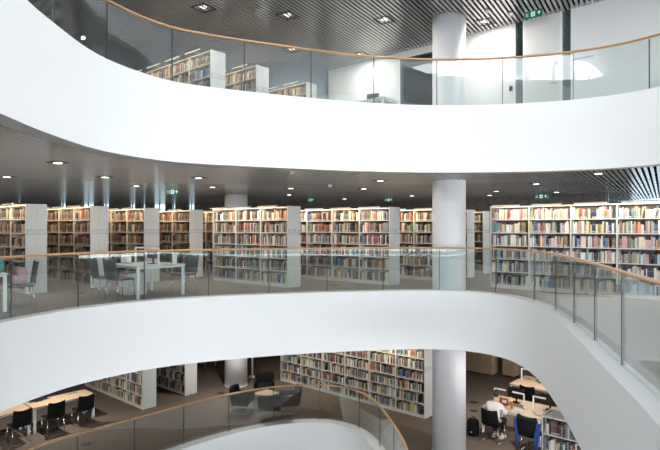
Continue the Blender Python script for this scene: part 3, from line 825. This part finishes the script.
# jacket draped on the empty chair
x, y = pt(T2, 1.62, -.32)
jk = empty('jacket', (x, y, F1), FV-.1, 'black jacket with bright blue lining hung over the empty chair back', 'jacket')
bm = B()
for s in (-1, 1):
    g = []
    for k in range(8):
        v = k/7; z = .86-.66*v; row = []
        for i in range(5):
            u = i/4; xx = s*(.19+.17*u+.05*v*math.sin(3*u+2)); yy = -.32-.03*v+.035*math.sin(6*u+4*v+s)
            row.append((xx, yy, z))
        g.append(row)
    for off in (0, -.03):
        vs = [[bm.verts.new((a, b+off, c)) for a, b, c in r_] for r_ in g]
        for k in range(7):
            for i in range(4): bm.faces.new((vs[k][i], vs[k][i+1], vs[k+1][i+1], vs[k+1][i]))
        if off == 0: v0 = vs
    for k in range(7):
        bm.faces.new((v0[k][0], v0[k+1][0], vs[k+1][0], vs[k][0])); bm.faces.new((v0[k][4], v0[k+1][4], vs[k+1][4], vs[k][4]))
obj('jacket_side', bm, M['blue'], jk, smooth=True)
bm = B(); curved_panel(bm, .54, .50, .05, .12, c=(0, -.22, .45), tilt=.16, lift=.03); obj('jacket_back', bm, M['black'], jk, smooth=True)
# backpack
x, y = pt(T2, -.05, -.42)
bp = empty('backpack', (x, y, F1), ROT+.2, 'black backpack on the carpet left of the reader', 'backpack')
bm = B(); rbox(bm, (0, 0, .24), (.34, .24, .48), .1); obj('main_bag', bm, M['black'], bp, smooth=True)
bm = B(); rbox(bm, (0, -.13, .17), (.26, .10, .26), .045); obj('front_pocket', bm, M['black'], bp, smooth=True)
bm = B(); tube(bm, [(-.04, .02, .46), (-.03, .02, .53), (.03, .02, .53), (.04, .02, .46)], .012); obj('grab_loop', bm, M['black'], bp, smooth=True)
bm = B(); box(bm, (0, -.182, .15), (.04, .004, .03)); obj('badge', bm, M['paper'], bp)
# papers, bottle, magazine on the reader's desk
x, y = pt(T2, .95, .3)
bm = B(); rbox(bm, (0, 0, .006), (.3, .21, .010), .003); put('open_notebook', bm, M['white'], x, y, F1+.741, ROT+.2, 'white papers on the table beside the reader', 'paper')
x, y = pt(T2, .72, .42); bt = empty('drink_bottle', (x, y, F1+.743), 0, 'orange drink bottle on the birch table by the reader', 'bottle')
bm = B(); cyl(bm, (0, 0, .09), .035, .18, 16); obj('bottle_body', bm, mat('orange_drink', (.5, .16, .04), .3), bt, smooth=False)
bm = B(); cyl(bm, (0, 0, .205), .016, .05, 12); obj('bottle_cap', bm, M['white'], bt)
x, y = pt(T2, .45, .5); bm = B(); rbox(bm, (0, 0, .1), (.26, .04, .19), .006)
o = put('magazine', bm, M['print'], x, y, F1+.743, ROT, 'red and white magazine propped before the reader', 'magazine'); bm = B(); box(bm, (.03, -.022, .11), (.13, .004, .09)); obj('cover_picture', bm, M['white'], o)

# ------------------------------------------------------------------ the reader
def skin_mesh(vs, es, rad, sub=2):
    me = bpy.data.meshes.new('sk'); me.from_pydata([Vector(v) for v in vs], es, [])
    o = bpy.data.objects.new('sk', me); C.objects.link(o)
    md = o.modifiers.new('s', 'SKIN'); md.use_smooth_shade = True
    for i, r in enumerate(rad):
        sv = me.skin_vertices[0].data[i]; sv.radius = r if isinstance(r, tuple) else (r, r); sv.use_root = (i == 0)
    o.modifiers.new('u', 'SUBSURF').levels = sub
    dg = bpy.context.evaluated_depsgraph_get(); dg.update()
    m2 = bpy.data.meshes.new_from_object(o.evaluated_get(dg)); bpy.data.objects.remove(o)
    return m2
def person(x, y, z, rz, label):
    t = empty('person', (x, y, z), rz, label, 'person')
    # pelvis 0, belly 1, chest 2, neck base 3, neck 4, head 5
    vs = [(0, -.04, .53), (0, -.05, .70), (0, .0, .90), (0, .03, 1.03), (0, .055, 1.10), (0, .08, 1.16)]
    rad = [(.15, .11), (.13, .10), (.155, .105), (.07, .06), (.052, .052), (.055, .06)]
    es = [(0, 1), (1, 2), (2, 3), (3, 4), (4, 5)]
    def add(p, r, par):
        vs.append(p); rad.append(r); es.append((par, len(vs)-1)); return len(vs)-1
    for s in (-1, 1):
        a = add((s*.17, .0, .965), .06, 2); b = add((s*.25, .10, .75), .043, a); c = add((s*.17, .34, .775), .032, b); add((s*.145, .40, .775), (.035, .018), c)
        h = add((s*.09, .05, .51), .085, 0); k = add((s*.12, .40, .50), .06, h); f = add((s*.11, .22, .12), .042, k); add((s*.11, .30, .05), .035, f)
    me = skin_mesh(vs, es, rad); bm = B(); bm.from_mesh(me)
    # head with face
    hc = Vector((0, .12, 1.235))
    ball(bm, hc, (.075, .093, .112), (R(-12), 0, 0), 20)
    ball(bm, hc+Vector((0, .02, -.06)), (.055, .065, .055), (0, 0, 0), 14)
    ball(bm, hc+Vector((0, .098, -.025)), (.011, .018, .022), (0, 0, 0), 10)
    for s in (-1, 1):
        ball(bm, hc+Vector((s*.076, -.005, -.015)), (.012, .02, .03), (0, 0, 0), 10)
        ball(bm, hc+Vector((s*.030, .082, .0)), (.014, .010, .009), (0, 0, 0), 10)
    ball(bm, hc+Vector((0, .085, -.062)), (.024, .010, .007), (0, 0, 0), 10)
    for s in (-1, 1):   # hands: palm with four fingers and a thumb resting on the table
        for k in range(4):
            bx = s*(.145-.028+k*.018); ln = (.06, .072, .068, .052)[k if s > 0 else 3-k]
            tube(bm, [(bx, .42, .778), (bx*.98, .42+ln*.5, .785), (bx*.95, .42+ln, .760)], [.0095, .009, .006], 8)
        tube(bm, [(s*.12, .39, .775), (s*.095, .42, .77), (s*.09, .45, .762)], [.011, .010, .007], 8)
    o = obj('body', bm, M['skin'], t, smooth=True)
    # shirt
    vs = [(0, -.045, .50), (0, -.055, .70), (0, .0, .90), (0, .028, 1.02), (0, .045, 1.055)]
    rad = [(.185, .14), (.17, .135), (.185, .13), (.085, .075), (.062, .062)]; es = [(0, 1), (1, 2), (2, 3), (3, 4)]
    for s in (-1, 1):
        a = add((s*.18, .0, .97), .078, 2); b = add((s*.262, .10, .75), .062, a); add((s*.19, .29, .775), .050, b)
    bm = B(); bm.from_mesh(skin_mesh(vs, es, rad)); obj('shirt', bm, M['shirt'], t, smooth=True)
    vs = [(0, -.04, .54), (0, -.03, .51)]; rad = [(.16, .12), (.17, .12)]; es = [(0, 1)]
    for s in (-1, 1):
        h = add((s*.09, .06, .51), .10, 1); k = add((s*.12, .41, .505), .076, h); add((s*.112, .22, .14), .06, k)
    bm = B(); bm.from_mesh(skin_mesh(vs, es, rad)); obj('trousers', bm, M['trouser'], t, smooth=True)
    bm = B(); ball(bm, hc+Vector((0, -.018, .022)), (.083, .094, .108), (R(-12), 0, 0), 20)
    ball(bm, hc+Vector((0, .03, .085)), (.07, .07, .04), (0, 0, 0), 14)
    obj('hair', bm, M['hair'], t, smooth=True)
    for s in (-1, 1):
        bm = B(); rbox(bm, (s*.11, .27, .048), (.10, .27, .085), .035); rbox(bm, (s*.11, .27, .014), (.105, .28, .025), .01)
        obj('sneaker', bm, M['sneaker'], t, smooth=True)
x, y = pt(T2, .55, -.32)
person(x, y, F1, ROT, 'person in a white shirt with short dark hair, seated reading at table')

# ------------------------------------------------------------------ armchairs
def armchair(x, y, rz, label):
    t = empty('armchair', (x, y, F1), rz, label, 'armchair', 'dark tub armchairs round the low table')
    bm = B(); rbox(bm, (0, .04, .36), (.52, .52, .16), .05); obj('seat', bm, M['black'], t, smooth=True)
    bm = B(); curved_panel(bm, .70, .48, .10, .07, c=(0, -.17, .30), tilt=.14); obj('backrest', bm, M['black'], t, smooth=True)
    for s in (-1, 1):
        bm = B(); rbox(bm, (s*.31, .03, .42), (.09, .55, .32), .04); obj('armrest', bm, M['black'], t, smooth=True)
        bm = B(); tube(bm, [(s*.28, .27, .28), (s*.28, .28, .015), (s*.28, -.24, .015), (s*.28, -.22, .28)], .013); obj('leg', bm, M['chrome'], t, smooth=True)
    bm = B(); tube(bm, [(-.28, .28, .05), (.28, .28, .05)], .010); obj('crossbar', bm, M['chrome'], t, smooth=True)
    return t
armchair(-2.28, 19.1, PI+.1, 'dark armchair at the back, facing the low table')
armchair(-2.80, 17.55, -PI/2-.2, 'dark armchair on the left of the low table')
armchair(-1.88, 16.98, .15, 'dark armchair nearest the glass, its back to the atrium')
armchair(-1.28, 17.55, PI/2+.2, 'dark armchair on the right, papers lying on it')
t = empty('coffee_table', (-2.08, 18.0, F1), ROT, 'low wooden table among the dark armchairs', 'coffee table')
bm = B(); box(bm, (0, 0, .44), (.6, .6, .03)); obj('tabletop', bm, M['desk_wood'], t, bevel=.004)
for a in (-1, 1):
    for b in (-1, 1):
        bm = B(); box(bm, (a*.26, b*.26, .213), (.035, .035, .425)); obj('leg', bm, M['chrome'], t)
bm = B(); rbox(bm, (0, 0, .0), (.30, .42, .012), .004)
o = put('newspaper', bm, mat('newsprint', (.6, .64, .7), .8), -1.27, 17.5, F1+.449, .5, 'pale newspaper lying on the right armchair', 'newspaper')
bm = B()
for k in range(5): box(bm, (0, -.15+k*.07, .007), (.24, .022, .001))
obj('printed_columns', bm, M['frame'], o)

# oak cabinets on the lowest floor
def cabinet(x, y, w, d_, h_, label, doors):
    t = empty('oak_cabinet', (x, y, F1), ROT, label, 'cabinet', 'oak cabinets near the concrete wall')
    bm = B(); box(bm, (0, 0, h_/2+.08), (w, d_, h_)); obj('body', bm, M['cabinet'], t, bevel=.004)
    for k in range(doors):
        dw = w/doors; bm = B(); box(bm, (-w/2+dw*(k+.5), -d_/2-.010, h_/2+.08), (dw-.008, .018, h_-.02)); dd = obj('door', bm, M['cabinet'], t)
        bm = B(); tube(bm, [(-w/2+dw*(k+.85), -d_/2-.02, h_*.6), (-w/2+dw*(k+.85), -d_/2-.05, h_*.6), (-w/2+dw*(k+.85), -d_/2-.05, h_*.72), (-w/2+dw*(k+.85), -d_/2-.02, h_*.72)], .006); obj('handle', bm, M['chrome'], dd)
    for a in (-1, 1):
        for b in (-1, 1):
            bm = B(); cyl(bm, (a*(w/2-.07), b*(d_/2-.07), .04), .03, .08, 12); obj('foot', bm, M['seal'], t)
cabinet(6.10, 22.15, 1.15, .5, 1.4, 'wide light oak cabinet beside the big column, lowest floor', 2)
cabinet(7.12, 21.65, .5, .45, 1.3, 'narrow light oak cabinet right of the wide one', 1)
# upper floor desk peeping over the fascia
UP = (.62, 14.8)
desk(UP, 1.0, .7, F3, 'study_table', 'white table just behind the upper rail left of column', M['desk_white'], 'white tables on the upper floor')
x, y = pt(UP, .45, .2); lt = empty('laptop', (x, y, F3+.74), ROT+.3, 'open dark laptop on the upper floor table', 'laptop')
bm = B(); rbox(bm, (0, 0, .009), (.34, .24, .016), .004); obj('keyboard_base', bm, M['slate'], lt)
bm = B(); rbox(bm, (0, .14, .12), (.34, .012, .22), .004, (R(-14), 0, 0)); obj('screen', bm, M['slate'], lt)
x, y = pt((3.9, 13.1), 0, 0)

# far corner of the lowest floor
chair(chair_b, -5.0, 22.6, F1, .6, 'far black chair glimpsed left of the rear column, nearer one', gc)
chair(chair_b, -5.8, 23.4, F1, .9, 'far black chair glimpsed left of the rear column, farther one', gc)
t = empty('sign_stand', (-3.05, 21.6, F1), 0, 'thin white post standing right of the rear column, lowest floor', 'sign stand')
bm = B(); box(bm, (0, 0, .6), (.06, .06, 1.2)); obj('pole', bm, M['white'], t)
bm = B(); rbox(bm, (0, 0, .015), (.26, .26, .03), .008); obj('base', bm, M['white'], t)
bm = B(); rbox(bm, (0, -.02, 1.25), (.22, .02, .3), .006); obj('sign_board', bm, M['paper'], t)
